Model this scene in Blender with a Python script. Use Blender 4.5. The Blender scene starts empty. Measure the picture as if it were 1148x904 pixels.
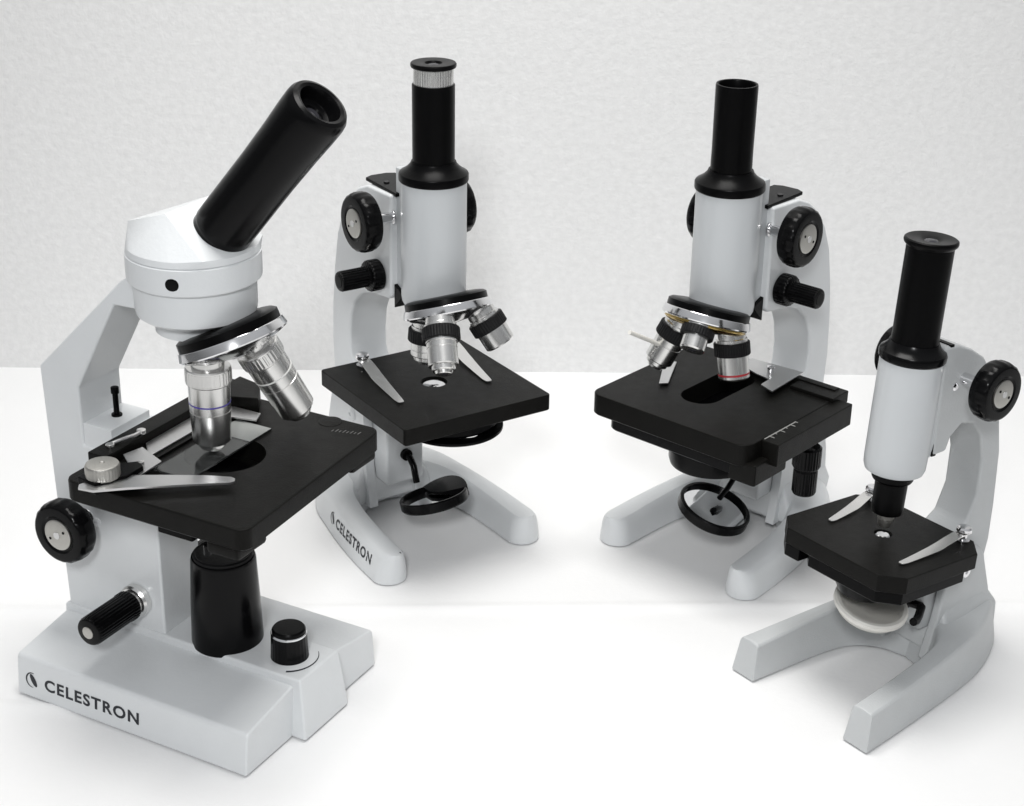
import bpy, bmesh, math, random
from mathutils import Vector, Matrix
from mathutils.bvhtree import BVHTree

random.seed(4)
SC = bpy.context.scene
COL = SC.collection
R = math.radians
MM = 0.001

# ------------------------------------------------------------------ camera
cam_d = bpy.data.cameras.new('camera')
cam = bpy.data.objects.new('camera', cam_d)
COL.objects.link(cam)
PITCH, FPX, CAMH, ROLL = 24.049, 1887.83, 0.57408, 1.078
cam_d.sensor_fit = 'HORIZONTAL'
cam_d.sensor_width = 36.0
cam_d.lens = FPX / 1148.0 * 36.0
cam_d.clip_start = 0.02
cam_d.clip_end = 50.0
CAM_M = Matrix.Rotation(R(90 - PITCH), 4, 'X') @ Matrix.Rotation(R(ROLL), 4, 'Z')
cam.matrix_world = Matrix.Translation((0, 0, CAMH)) @ CAM_M
SC.camera = cam

# ------------------------------------------------------------------ light
world = bpy.data.worlds.new('World')
SC.world = world
world.use_nodes = True
bg = world.node_tree.nodes['Background']
# a dim room: darker towards the floor and around, lighter towards the ceiling
wt = world.node_tree
wg = wt.nodes.new('ShaderNodeTexCoord')
wx = wt.nodes.new('ShaderNodeSeparateXYZ')
wr = wt.nodes.new('ShaderNodeValToRGB')
wt.links.new(wg.outputs['Generated'], wx.inputs['Vector'])
wt.links.new(wx.outputs['Z'], wr.inputs['Fac'])
wt.links.new(wr.outputs['Color'], bg.inputs['Color'])
wr.color_ramp.elements[0].position = 0.05
wr.color_ramp.elements[0].color = (0.30, 0.305, 0.31, 1)
wr.color_ramp.elements[1].position = 0.75
wr.color_ramp.elements[1].color = (0.95, 0.97, 1.0, 1)
bg.inputs['Strength'].default_value = 0.48

def area(name, loc, target, sx, sy, power, color=(1, 1, 1)):
    l = bpy.data.lights.new(name, 'AREA')
    l.shape = 'RECTANGLE'
    l.size, l.size_y = sx, sy
    l.energy = power
    l.color = color
    o = bpy.data.objects.new(name, l)
    COL.objects.link(o)
    o.location = loc
    o.rotation_euler = (Vector(target) - Vector(loc)).to_track_quat('-Z', 'Y').to_euler()
    return o
area('ceiling_lamp', (-0.02, 0.92, 1.30), (0.02, 0.98, 0.0), 0.60, 0.50, 12.0, (1, 0.985, 0.96))

def flash(name, loc, target, power, cone, radius):
    l = bpy.data.lights.new(name, 'SPOT')
    l.energy = power
    l.spot_size = R(cone)
    l.spot_blend = 1.0
    l.shadow_soft_size = radius
    l.color = (0.98, 0.99, 1.0)
    o = bpy.data.objects.new(name, l)
    COL.objects.link(o)
    o.location = loc
    o.rotation_euler = (Vector(target) - Vector(loc)).to_track_quat('-Z', 'Y').to_euler()
    return o
flash('flash_lamp', (-0.10, -0.45, 1.05), (0.03, 1.15, 0.05), 46.0, 46, 0.12)

SC.view_settings.view_transform = 'Standard'
SC.view_settings.look = 'None'
SC.view_settings.exposure = 0.0
SC.view_settings.gamma = 1.0

# ------------------------------------------------------------------ materials
def mat(name, color, rough=0.5, metal=0.0, bump=None, spec=0.5, mottling=0.0, coat=0.0, trans=0.0, ior=1.45, rvar=0.0):
    m = bpy.data.materials.new(name)
    m.use_nodes = True
    nt = m.node_tree
    b = nt.nodes['Principled BSDF']
    b.inputs['Base Color'].default_value = (*color, 1)
    b.inputs['Roughness'].default_value = rough
    b.inputs['Metallic'].default_value = metal
    b.inputs['Specular IOR Level'].default_value = spec
    b.inputs['Coat Weight'].default_value = coat
    b.inputs['Transmission Weight'].default_value = trans
    b.inputs['IOR'].default_value = ior
    tc = nt.nodes.new('ShaderNodeTexCoord')
    if bump:
        sc, st, det = bump
        n = nt.nodes.new('ShaderNodeTexNoise')
        n.inputs['Scale'].default_value = sc
        n.inputs['Detail'].default_value = det
        nt.links.new(tc.outputs['Object'], n.inputs['Vector'])
        bp = nt.nodes.new('ShaderNodeBump')
        bp.inputs['Strength'].default_value = st
        bp.inputs['Distance'].default_value = 0.0006
        nt.links.new(n.outputs['Fac'], bp.inputs['Height'])
        nt.links.new(bp.outputs['Normal'], b.inputs['Normal'])
    if mottling:
        n2 = nt.nodes.new('ShaderNodeTexNoise')
        n2.inputs['Scale'].default_value = 55
        n2.inputs['Detail'].default_value = 6
        nt.links.new(tc.outputs['Object'], n2.inputs['Vector'])
        cr = nt.nodes.new('ShaderNodeValToRGB')
        cr.color_ramp.elements[0].position = 0.3
        cr.color_ramp.elements[1].position = 0.7
        cr.color_ramp.elements[0].color = (*[c * (1 - mottling) for c in color], 1)
        cr.color_ramp.elements[1].color = (*[min(1, c * (1 + mottling)) for c in color], 1)
        nt.links.new(n2.outputs['Fac'], cr.inputs['Fac'])
        nt.links.new(cr.outputs['Color'], b.inputs['Base Color'])
    if rvar:
        n3 = nt.nodes.new('ShaderNodeTexNoise')
        n3.inputs['Scale'].default_value = 140
        n3.inputs['Detail'].default_value = 5
        nt.links.new(tc.outputs['Object'], n3.inputs['Vector'])
        mr = nt.nodes.new('ShaderNodeMapRange')
        mr.inputs['To Min'].default_value = max(0.02, rough - rvar)
        mr.inputs['To Max'].default_value = rough + rvar
        nt.links.new(n3.outputs['Fac'], mr.inputs['Value'])
        nt.links.new(mr.outputs['Result'], b.inputs['Roughness'])
    return m

PAINT = mat('pale_grey_enamel', (0.70, 0.718, 0.728), 0.38, bump=(420, 0.22, 3), mottling=0.012, rvar=0.03, coat=0.25)
PAINT_TUBE = mat('pale_grey_tube_enamel', (0.57, 0.59, 0.603), 0.35, bump=(380, 0.12, 2), mottling=0.008, coat=0.3)
PAINT_SHADE = mat('grey_cast_enamel', (0.52, 0.535, 0.54), 0.4, bump=(900, 0.3, 3), mottling=0.02, rvar=0.03)
BLACK = mat('black_gloss_plastic', (0.003, 0.003, 0.0033), 0.22, rvar=0.03, spec=0.15)
BLACK_SATIN = mat('black_satin_lacquer', (0.002, 0.002, 0.0022), 0.30, bump=(700, 0.06, 3), rvar=0.03, spec=0.10)
STAGE = mat('black_stage_lacquer', (0.0055, 0.0053, 0.0047), 0.42, bump=(1500, 0.3, 3), mottling=0.15, rvar=0.07, spec=0.13)
RUBBER = mat('black_grip', (0.006, 0.006, 0.0065), 0.5, bump=(600, 0.3, 3), spec=0.25)
CHROME = mat('chrome', (0.82, 0.82, 0.83), 0.13, metal=1.0, rvar=0.015)
STEEL = mat('brushed_steel', (0.66, 0.66, 0.66), 0.32, metal=1.0, bump=(500, 0.05, 2), rvar=0.03)
SATIN = mat('satin_nickel', (0.78, 0.775, 0.76), 0.25, metal=1.0, rvar=0.012)
ALUM = mat('dull_aluminium', (0.50, 0.49, 0.46), 0.46, metal=1.0, bump=(1200, 0.3, 2), rvar=0.08)
BRASS = mat('lacquered_brass', (0.55, 0.40, 0.14), 0.25, metal=1.0)
MIRROR = mat('mirror', (0.88, 0.89, 0.9), 0.03, metal=1.0)
GLASS = mat('clear_glass', (0.62, 0.64, 0.63), 0.04, trans=0.96, ior=1.36)
SILVERED = mat('silvered_glass', (0.86, 0.87, 0.87), 0.3, metal=0.25)
FROST = mat('frosted_glass', (0.30, 0.31, 0.30), 0.5, bump=(900, 0.3, 3))
LENS = mat('coated_lens', (0.03, 0.03, 0.035), 0.05, spec=0.7)
INK = mat('black_ink', (0.012, 0.014, 0.02), 0.5)
WHITEP = mat('white_plastic', (0.74, 0.725, 0.68), 0.38, mottling=0.02)
WHITEINK = mat('white_ink', (0.75, 0.75, 0.73), 0.5)
SCALEINK = mat('dull_white_ink', (0.30, 0.30, 0.29), 0.5)
GREYINK = mat('grey_ink', (0.15, 0.15, 0.145), 0.5)
VIOLET = mat('violet_band', (0.10, 0.08, 0.36), 0.35)
RED = mat('red_band', (0.45, 0.03, 0.04), 0.35)
YELLOW = mat('pale_yellow_band', (0.62, 0.55, 0.30), 0.35)

# ------------------------------------------------------------------ mesh helpers (millimetres)
class MB:
    def __init__(s):
        s.bm = bmesh.new()

    def take(s, bm, M=None):
        if M is not None:
            bm.transform(M)
        me = bpy.data.meshes.new('tmp')
        bm.to_mesh(me)
        bm.free()
        s.bm.from_mesh(me)
        bpy.data.meshes.remove(me)
        return s

    def box(s, lo, hi, bev=0.6, M=None, seg=2):
        return s.prism([(lo[0], lo[1]), (hi[0], lo[1]), (hi[0], hi[1]), (lo[0], hi[1])], 'z', lo[2], hi[2], bev, M, seg)

    def prism(s, pts, axis, lo, hi, bev=0.6, M=None, seg=2, scale_hi=None):
        bm = bmesh.new()
        def P(p, t):
            a, b = p
            return {'z': (a, b, t), 'y': (a, t, b), 'x': (t, a, b)}[axis]
        A = [bm.verts.new(P(p, lo)) for p in pts]
        B = [bm.verts.new(P(p, hi)) for p in (scale_hi or pts)]
        n = len(pts)
        bm.faces.new(A); bm.faces.new(B)
        for i in range(n):
            bm.faces.new((A[i], A[(i + 1) % n], B[(i + 1) % n], B[i]))
        bmesh.ops.recalc_face_normals(bm, faces=bm.faces)
        if bev:
            es = [e for e in bm.edges if len(e.link_faces) == 2 and e.calc_face_angle(0) > R(28)]
            bmesh.ops.bevel(bm, geom=es, offset=bev, segments=seg, affect='EDGES', profile=0.5, clamp_overlap=True)
        return s.take(bm, M)

    def hull(s, pts, bev=0.0, M=None, seg=2, ang=28):
        bm = bmesh.new()
        for p in pts:
            bm.verts.new(p)
        r = bmesh.ops.convex_hull(bm, input=bm.verts)
        bmesh.ops.delete(bm, geom=[v for v in bm.verts if not v.link_faces], context='VERTS')
        bmesh.ops.dissolve_limit(bm, angle_limit=R(1), verts=bm.verts, edges=bm.edges)
        bmesh.ops.recalc_face_normals(bm, faces=bm.faces)
        if bev:
            es = [e for e in bm.edges if len(e.link_faces) == 2 and e.calc_face_angle(0) > R(ang)]
            bmesh.ops.bevel(bm, geom=es, offset=bev, segments=seg, affect='EDGES', profile=0.5, clamp_overlap=True)
        return s.take(bm, M)

    def lathe(s, prof, o=(0, 0, 0), d=(0, 0, 1), seg=56, teeth=None, M=None):
        """prof: list of (r, t) along axis d from o; teeth: (count, depth, t0, t1)"""
        d = Vector(d).normalized()
        q = d.to_track_quat('Z', 'Y').to_matrix().to_4x4()
        T = Matrix.Translation(o) @ q
        if teeth:
            seg = teeth[0] * 4
        bm = bmesh.new()
        rings = []
        for r, t in prof:
            if r < 1e-6:
                rings.append([bm.verts.new((0, 0, t))])
            else:
                ring = []
                for i in range(seg):
                    a = 2 * math.pi * i / seg
                    rr = r
                    if teeth and teeth[2] <= t <= teeth[3]:
                        rr = r - (teeth[1] if i % 4 in (0,) else (0 if i % 4 == 2 else teeth[1] * 0.35))
                    ring.append(bm.verts.new((rr * math.cos(a), rr * math.sin(a), t)))
                rings.append(ring)
        for A, B in zip(rings, rings[1:]):
            if len(A) == 1 and len(B) == 1:
                continue
            for i in range(seg):
                j = (i + 1) % seg
                if len(A) == 1:
                    bm.faces.new((A[0], B[i], B[j]))
                elif len(B) == 1:
                    bm.faces.new((A[i], A[j], B[0]))
                else:
                    bm.faces.new((A[i], A[j], B[j], B[i]))
        for ring in (rings[0], rings[-1]):
            if len(ring) > 1:
                bm.faces.new(ring)
        bmesh.ops.recalc_face_normals(bm, faces=bm.faces)
        bm.transform(T)
        return s.take(bm, M)

    def cyl(s, o, d, r, l, c=0.5, seg=48, teeth=None, M=None):
        c = min(c, r * 0.4, l * 0.4)
        pr = [(0, 0), (r - c, 0), (r - c * 0.3, c * 0.3), (r, c), (r, l - c), (r - c * 0.3, l - c * 0.3), (r - c, l), (0, l)]
        tt = (teeth[0], teeth[1], c * 0.9, l - c * 0.9) if teeth else None
        return s.lathe(pr, o, d, seg, tt, M)

    def loft(s, secs, M=None, caps=True, bev=0):
        bm = bmesh.new()
        rows = [[bm.verts.new(p) for p in sec] for sec in secs]
        n = len(rows[0])
        for A, B in zip(rows, rows[1:]):
            for i in range(n):
                j = (i + 1) % n
                bm.faces.new((A[i], A[j], B[j], B[i]))
        if caps:
            bm.faces.new(rows[0]); bm.faces.new(rows[-1])
        bmesh.ops.recalc_face_normals(bm, faces=bm.faces)
        if bev:
            es = [e for e in bm.edges if len(e.link_faces) == 2 and e.calc_face_angle(0) > R(35)]
            bmesh.ops.bevel(bm, geom=es, offset=bev, segments=2, affect='EDGES', profile=0.5, clamp_overlap=True)
        return s.take(bm, M)

    def tube(s, path, r, seg=12, M=None):
        P = [Vector(p) for p in path]
        secs = []
        up = Vector((0.13, 0.21, 0.97)).normalized()
        for i, p in enumerate(P):
            t = (P[min(i + 1, len(P) - 1)] - P[max(i - 1, 0)]).normalized()
            a = t.cross(up).normalized()
            b = a.cross(t)
            rr = r[i] if isinstance(r, (list, tuple)) else r
            secs.append([p + (a * math.cos(2 * math.pi * k / seg) + b * math.sin(2 * math.pi * k / seg)) * rr for k in range(seg)])
        return s.loft(secs, M)

    def strip(s, path, widths, th, side, M=None):
        """a bent flat strip: path points, half-widths along 'side', thickness th"""
        side = Vector(side).normalized()
        P = [Vector(p) for p in path]
        secs = []
        for i, p in enumerate(P):
            t = (P[min(i + 1, len(P) - 1)] - P[max(i - 1, 0)]).normalized()
            u = side.cross(t).normalized()
            if u.z < 0: u = -u
            w = widths[i]
            secs.append([p - side * w, p + side * w, p + side * w + u * th, p - side * w + u * th])
        return s.loft(secs, M, bev=0.15)

    def plate(s, outline, z0, z1, holes=(), ch=0.8, M=None):
        """flat plate: outline(inset)->[(x,y)], holes [(cx,cy,r)]"""
        bm = bmesh.new()
        def ring(pts, z):
            return [bm.verts.new((x, y, z)) for x, y in pts]
        rs = [ring(outline(ch), z1), ring(outline(ch * 0.3), z1 - ch * 0.3), ring(outline(0), z1 - ch), ring(outline(0), z0 + ch), ring(outline(ch), z0)]
        for A, B in zip(rs, rs[1:]):
            for i in range(len(A)):
                j = (i + 1) % len(A)
                bm.faces.new((A[i], A[j], B[j], B[i]))
        hr = []
        for hole in holes:
            if len(hole) == 3:
                cx, cy, r = hole
                c = [(cx + r * math.cos(2 * math.pi * k / 40), cy + r * math.sin(2 * math.pi * k / 40)) for k in range(40)]
            else:
                c = hole
            A, B = ring(c, z1), ring(c, z0)
            for i in range(len(c)):
                j = (i + 1) % len(c)
                bm.faces.new((A[i], A[j], B[j], B[i]))
            hr.append((A, B))
        for outer, k in ((rs[0], 0), (rs[-1], 1)):
            loops = [outer] + [h[k] for h in hr]
            es = []
            for L in loops:
                for i in range(len(L)):
                    e = bm.edges.get((L[i], L[(i + 1) % len(L)]))
                    es.append(e)
            bmesh.ops.triangle_fill(bm, use_beauty=True, use_dissolve=False, edges=es)
        bmesh.ops.recalc_face_normals(bm, faces=bm.faces)
        return s.take(bm, M)

    def build(s, name, material, parent=None, M=None, smooth=32):
        bm = s.bm
        if M is not None:
            bm.transform(M)
        bm.transform(Matrix.Scale(MM, 4))
        me = bpy.data.meshes.new(name)
        bm.to_mesh(me)
        bm.free()
        me.materials.append(material)
        me.shade_smooth()
        me.set_sharp_from_angle(angle=R(smooth))
        o = bpy.data.objects.new(name, me)
        COL.objects.link(o)
        if smooth < 100:
            wn = o.modifiers.new('weighted_normals', 'WEIGHTED_NORMAL')
            wn.keep_sharp = True
            wn.weight = 80
        if parent is not None:
            o.parent = parent
        return o

def thing(name, label, cat, loc, yaw, group=None):
    o = bpy.data.objects.new(name, None)
    COL.objects.link(o)
    o.location = loc
    o.rotation_euler = (0, 0, R(yaw))
    o.empty_display_size = 0.02
    o['label'] = label
    o['category'] = cat
    o['group'] = group or 'microscopes standing on the white table'
    return o

def rrect(x0, x1, y0, y1, r, n=6):
    def f(i):
        X0, X1, Y0, Y1 = x0 + i, x1 - i, y0 + i, y1 - i
        rr = max(r - i * (0.6 if n == 1 else 1), 0.05)
        out = []
        for cx, cy, a0 in ((X1 - rr, Y1 - rr, 0), (X0 + rr, Y1 - rr, 90), (X0 + rr, Y0 + rr, 180), (X1 - rr, Y0 + rr, 270)):
            for k in range(n + 1):
                a = R(a0 + 90 * k / n)
                out.append((cx + rr * math.cos(a), cy + rr * math.sin(a)))
        return out
    return f

def catmull(pts, n):
    """resample a polyline smoothly to n points (uniform in arc length)"""
    P = [Vector(p) for p in pts]
    P = [P[0] * 2 - P[1]] + P + [P[-1] * 2 - P[-2]]
    dense = []
    for i in range(1, len(P) - 2):
        for k in range(20):
            t = k / 20
            a, b, c, d = P[i - 1], P[i], P[i + 1], P[i + 2]
            dense.append(0.5 * ((2 * b) + (c - a) * t + (2 * a - 5 * b + 4 * c - d) * t * t + (-a + 3 * b - 3 * c + d) * t ** 3))
    dense.append(P[-2])
    L = [0]
    for a, b in zip(dense, dense[1:]):
        L.append(L[-1] + (b - a).length)
    out = []
    j = 0
    for k in range(n):
        t = L[-1] * k / (n - 1)
        while j < len(L) - 2 and L[j + 1] < t: j += 1
        f = (t - L[j]) / max(L[j + 1] - L[j], 1e-9)
        out.append(dense[j].lerp(dense[j + 1], min(f, 1)))
    return out

def text_shape(body, cap):
    """2-D outlines of a word, cap height in mm -> verts, faces, width"""
    cu = bpy.data.curves.new('word', 'FONT')
    cu.body = body
    cu.size = cap / 0.70
    cu.offset = cap * 0.042
    cu.space_character = 1.16
    cu.resolution_u = 4
    o = bpy.data.objects.new('word', cu)
    COL.objects.link(o)
    dg = bpy.context.evaluated_depsgraph_get()
    me = bpy.data.meshes.new_from_object(o.evaluated_get(dg))
    vs = [(v.co.x, v.co.y) for v in me.vertices]
    fs = [tuple(p.vertices) for p in me.polygons]
    bpy.data.objects.remove(o)
    bpy.data.curves.remove(cu)
    bpy.data.meshes.remove(me)
    x0 = min(v[0] for v in vs); x1 = max(v[0] for v in vs)
    return [(x - x0, y) for x, y in vs], fs, x1 - x0

def emblem_shape(h):
    """round emblem: a thin arc on the left and a dark leaf leaning inside it"""
    vs, fs = [], []
    n = 20
    for i in range(n + 1):
        a = R(70 + 210 * i / n)
        w = 0.10 * math.sin(math.pi * (i + 0.8) / (n + 1.6)) + 0.015
        for rr in (0.52, 0.52 - w):
            vs.append((h * rr * math.cos(a) + h * 0.5, h * rr * math.sin(a) + h * 0.5))
    for i in range(n):
        fs.append((2 * i, 2 * i + 1, 2 * i + 3, 2 * i + 2))
    b = len(vs)
    m = 24
    ring = []
    for i in range(m):
        a = 2 * math.pi * i / m
        x, y = 0.47 * math.cos(a), 0.19 * math.sin(a)
        c, s_ = math.cos(R(122)), math.sin(R(122))
        vs.append((h * (0.62 + x * c - y * s_), h * (0.5 + x * s_ + y * c)))
        ring.append(b + i)
    fs.append(tuple(ring))
    return vs, fs

def print_on(name, shapes, o, u, v, n, target, parent, material, lift=0.14):
    """lay flat print (list of (verts, faces, dx, dy)) onto a mesh by casting along -n; all in mm"""
    me = target.data
    bm = bmesh.new(); bm.from_mesh(me)
    tree = BVHTree.FromBMesh(bm)
    o, u, v, n = Vector(o), Vector(u).normalized(), Vector(v).normalized(), Vector(n).normalized()
    out = bmesh.new()
    for vs, fs, dx, dy in shapes:
        V = []
        for x, y in vs:
            p = o + u * (x + dx) + v * (y + dy)
            h = tree.ray_cast((p + n * 25) * MM, -n)
            q = h[0] / MM if h[0] is not None else p
            V.append(out.verts.new(q + n * lift))
        for f in fs:
            try: out.faces.new([V[i] for i in f])
            except ValueError: pass
    bmesh.ops.triangulate(out, faces=out.faces)
    for f in out.faces:
        f.normal_update()
        if f.normal.dot(n) < 0: f.normal_flip()
    bm.free()
    mb = MB(); mb.bm.free(); mb.bm = out
    return mb.build(name, material, parent, smooth=180)

def cam_dir(yaw, right, up, back):
    """a direction given in camera axes, in a thing's own axes"""
    w = CAM_M.to_3x3() @ Vector((right, up, back))
    return Matrix.Rotation(R(-yaw), 3, 'Z') @ w

# ------------------------------------------------------------------ the setting
def struct(o):
    o['kind'] = 'structure'
    return o

WALL_DIR = Vector((887.2, 22.8, 0)).normalized()
WALL_O = Vector((0, 1355.3, 0))

def make_table():
    bm = bmesh.new()
    nx, ny = 150, 150
    W = 2400.0
    def fold(x, y):
        z = 0.0
        y1 = 955 + 0.038 * (x + 60) + 3 * math.sin(x / 210)
        d = y - y1
        z += 1.5 * math.exp(-(d / 5.0) ** 2) - 0.5 * math.exp(-((d + 10) / 8.0) ** 2)
        y2 = 832 - 0.02 * x + 4 * math.sin(x / 130)
        f = 1 / (1 + math.exp((x + 150) / 25))
        z += 1.6 * f * math.exp(-((y - y2) / 5) ** 2)
        y3 = 1150 + 0.03 * x
        z += 0.25 * math.exp(-((y - y3) / 9) ** 2)
        z += 0.10 * math.sin(x / 47 + math.sin(y / 61) * 2) * math.sin(y / 53 + 1)
        return z
    ys = [-500 + 60 * i for i in range(18)] + [580 + 2.5 * i for i in range(192)]
    ys = [y for y in ys if y < 1060] + [1060 + 6 * i for i in range(62)]
    xs = [-W / 2 + W * i / nx for i in range(nx + 1)]
    G = []
    for y in ys:
        G.append([bm.verts.new((x, y, fold(x, y) - 0.9)) for x in xs])
    for A, B in zip(G, G[1:]):
        for i in range(nx):
            bm.faces.new((A[i], A[i + 1], B[i + 1], B[i]))
    mb = MB(); mb.bm.free(); mb.bm = bm
    m = bpy.data.materials.new('white_cloth')
    m.use_nodes = True
    nt = m.node_tree
    b = nt.nodes['Principled BSDF']
    b.inputs['Roughness'].default_value = 0.75
    b.inputs['Specular IOR Level'].default_value = 0.25
    tc = nt.nodes.new('ShaderNodeTexCoord')
    n = nt.nodes.new('ShaderNodeTexNoise'); n.inputs['Scale'].default_value = 9; n.inputs['Detail'].default_value = 8
    nt.links.new(tc.outputs['Object'], n.inputs['Vector'])
    cr = nt.nodes.new('ShaderNodeValToRGB')
    cr.color_ramp.elements[0].color = (0.79, 0.79, 0.79, 1)
    cr.color_ramp.elements[1].color = (0.84, 0.84, 0.84, 1)
    nt.links.new(n.outputs['Fac'], cr.inputs['Fac'])
    nt.links.new(cr.outputs['Color'], b.inputs['Base Color'])
    n2 = nt.nodes.new('ShaderNodeTexNoise'); n2.inputs['Scale'].default_value = 260; n2.inputs['Detail'].default_value = 4
    nt.links.new(tc.outputs['Object'], n2.inputs['Vector'])
    bp = nt.nodes.new('ShaderNodeBump'); bp.inputs['Strength'].default_value = 0.25; bp.inputs['Distance'].default_value = 0.0005
    nt.links.new(n2.outputs['Fac'], bp.inputs['Height'])
    nt.links.new(bp.outputs['Normal'], b.inputs['Normal'])
    return struct(mb.build('tabletop', m, smooth=180))
make_table()

def make_wall():
    mb = MB()
    mb.prism([(-1700, -700), (1700, -700), (1700, 1900), (-1700, 1900)], 'y', 0, 60, 0)
    m = bpy.data.materials.new('white_textured_wall')
    m.use_nodes = True
    nt = m.node_tree
    b = nt.nodes['Principled BSDF']
    b.inputs['Roughness'].default_value = 0.8
    b.inputs['Specular IOR Level'].default_value = 0.2
    tc = nt.nodes.new('ShaderNodeTexCoord')
    mp = nt.nodes.new('ShaderNodeMapping'); mp.inputs['Scale'].default_value = (1, 1, 1.1)
    nt.links.new(tc.outputs['Object'], mp.inputs['Vector'])
    n = nt.nodes.new('ShaderNodeTexNoise'); n.inputs['Scale'].default_value = 120; n.inputs['Detail'].default_value = 3; n.inputs['Roughness'].default_value = 0.55
    n2 = nt.nodes.new('ShaderNodeTexNoise'); n2.inputs['Scale'].default_value = 330; n2.inputs['Detail'].default_value = 3
    nt.links.new(mp.outputs['Vector'], n.inputs['Vector'])
    nt.links.new(mp.outputs['Vector'], n2.inputs['Vector'])
    mx = nt.nodes.new('ShaderNodeMath'); mx.operation = 'MULTIPLY_ADD'
    mx.inputs[1].default_value = 0.45
    nt.links.new(n2.outputs['Fac'], mx.inputs[0])
    nt.links.new(n.outputs['Fac'], mx.inputs[2])
    bp = nt.nodes.new('ShaderNodeBump'); bp.inputs['Strength'].default_value = 0.25; bp.inputs['Distance'].default_value = 0.0022
    nt.links.new(mx.outputs['Value'], bp.inputs['Height'])
    nt.links.new(bp.outputs['Normal'], b.inputs['Normal'])
    n3 = nt.nodes.new('ShaderNodeTexNoise'); n3.inputs['Scale'].default_value = 160; n3.inputs['Detail'].default_value = 4
    nt.links.new(mp.outputs['Vector'], n3.inputs['Vector'])
    cr = nt.nodes.new('ShaderNodeValToRGB')
    cr.color_ramp.elements[0].position = 0.32; cr.color_ramp.elements[1].position = 0.68
    cr.color_ramp.elements[0].color = (0.745, 0.745, 0.742, 1)
    cr.color_ramp.elements[1].color = (0.80, 0.80, 0.797, 1)
    nt.links.new(n3.outputs['Fac'], cr.inputs['Fac'])
    nt.links.new(cr.outputs['Color'], b.inputs['Base Color'])
    o = mb.build('wall', m, smooth=20)
    o.location = WALL_O * MM
    o.rotation_euler = (0, 0, math.atan2(WALL_DIR.y, WALL_DIR.x))
    return struct(o)
make_wall()

# ------------------------------------------------------------------ shared microscope pieces
def section(sharp):
    if sharp:
        return [(0.0, 0.0), (0.0, 0.06), (0.10, 0.90), (0.14, 0.98), (0.20, 1.0), (0.50, 1.02), (0.80, 1.0), (0.86, 0.98), (0.90, 0.90), (1.0, 0.06), (1.0, 0.0)]
    return [(0.0, 0.0), (-0.01, 0.06), (0.02, 0.30), (0.07, 0.62), (0.13, 0.83), (0.21, 0.94), (0.32, 0.99), (0.5, 1.0), (0.7, 0.99), (0.82, 0.95), (0.90, 0.84), (0.95, 0.62), (0.99, 0.3), (1.01, 0.06), (1.0, 0.0)]

def horseshoe(mb, inner, outer, height, round_tip=True, sharp=False, n=26, dy=0.0, slant=0.0):
    """cast horseshoe foot: half outlines (y>0) from toe to heel centre, mirrored; height(x) -> mm"""
    I = catmull([(*p, 0) for p in inner], n)
    O = catmull([(*p, 0) for p in outer], n)
    st = list(zip(O, I))
    tip = []
    if round_tip:
        o0, i0 = st[0]
        c = (o0 + i0) / 2
        hw = (o0 - i0) / 2
        for k in range(7, 0, -1):
            a = R(90 * k / 7.6)
            f = Vector((hw.length * math.sin(a) * 0.95, 0, 0))
            tip.append((c + f + hw * math.cos(a), c + f - hw * math.cos(a)))
    st = tip + st
    full = [(o, i, 1) for o, i in st] + [(Vector((o.x, -o.y, 0)), Vector((i.x, -i.y, 0)), 1) for o, i in reversed(st[:-1])]
    sec = section(sharp)
    secs = []
    for k, (o, i, _) in enumerate(full):
        m = (o + i) / 2
        h = height(m.x)
        row = []
        for u, w in sec:
            p = o.lerp(i, u)
            hh = h
            q = Vector((p.x, p.y + dy, w * hh))
            if slant and k in (0, len(full) - 1):
                q.x -= slant * w
            row.append(q)
        secs.append(row)
    mb.loft(secs, bev=1.3 if sharp else 0)

def arc(cx, cy, r, a0, a1, n=8):
    return [(cx + r * math.cos(R(a0 + (a1 - a0) * k / n)), cy + r * math.sin(R(a0 + (a1 - a0) * k / n))) for k in range(n + 1)]

def coarse_knob(parent, c, side, r, y0, y1, capr, M=None, cap=ALUM, axle=7, name='coarse_knob', ytube=12):
    """wheel on an axle along +-y: from y0 to y1 (absolute values)"""
    d = (0, side, 0)
    k = MB()
    w = y1 - y0
    k.lathe([(0, 0), (r * 0.72, 0), (r * 0.93, 1.0), (r * 0.99, 3.0), (r, 5.0), (r, w - 4.5), (r * 0.97, w - 2), (r * 0.90, w - 0.5), (r * 0.84, w), (capr + 2.4, w), (capr + 1.2, w - 0.9), (0, w - 0.9)], (c[0], side * y0, c[1]), d, teeth=(18, 0.55, 2, w - 2))
    wheel = k.build(name, BLACK, parent, M)
    k = MB()
    k.lathe([(0, 0), (capr, 0), (capr, 1.1), (capr - 0.8, 1.6), (capr * 0.5, 1.8), (0, 1.8)], (c[0], side * (y1 - 1.1), c[1]), d)
    k.build('knob_cap', cap, wheel, M)
    for a in (30, 210):
        k = MB()
        k.cyl((c[0] + capr * 0.62 * math.cos(R(a)), side * (y1 + 0.45), c[1] + capr * 0.62 * math.sin(R(a))), d, 0.9, 0.45, 0.1, 12)
        k.build('pin_hole', BLACK, wheel, M)
    k = MB()
    k.cyl((c[0], side * (y1 + 0.55), c[1]), d, capr * 0.24, 0.5, 0.2, 20)
    k.build('cap_screw', STEEL, wheel, M)
    k = MB()
    k.cyl((c[0], side * ytube, c[1]), d, axle * 0.5, y0 - ytube + 1, 0.2, 28)
    k.cyl((c[0], side * ytube, c[1]), d, axle * 0.72, 1.6, 0.3, 28)
    k.build('knob_axle', CHROME, wheel, M)
    return wheel

def rodrigues(v, k, a):
    return Matrix.Rotation(a, 3, Vector(k)) @ Vector(v)

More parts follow.
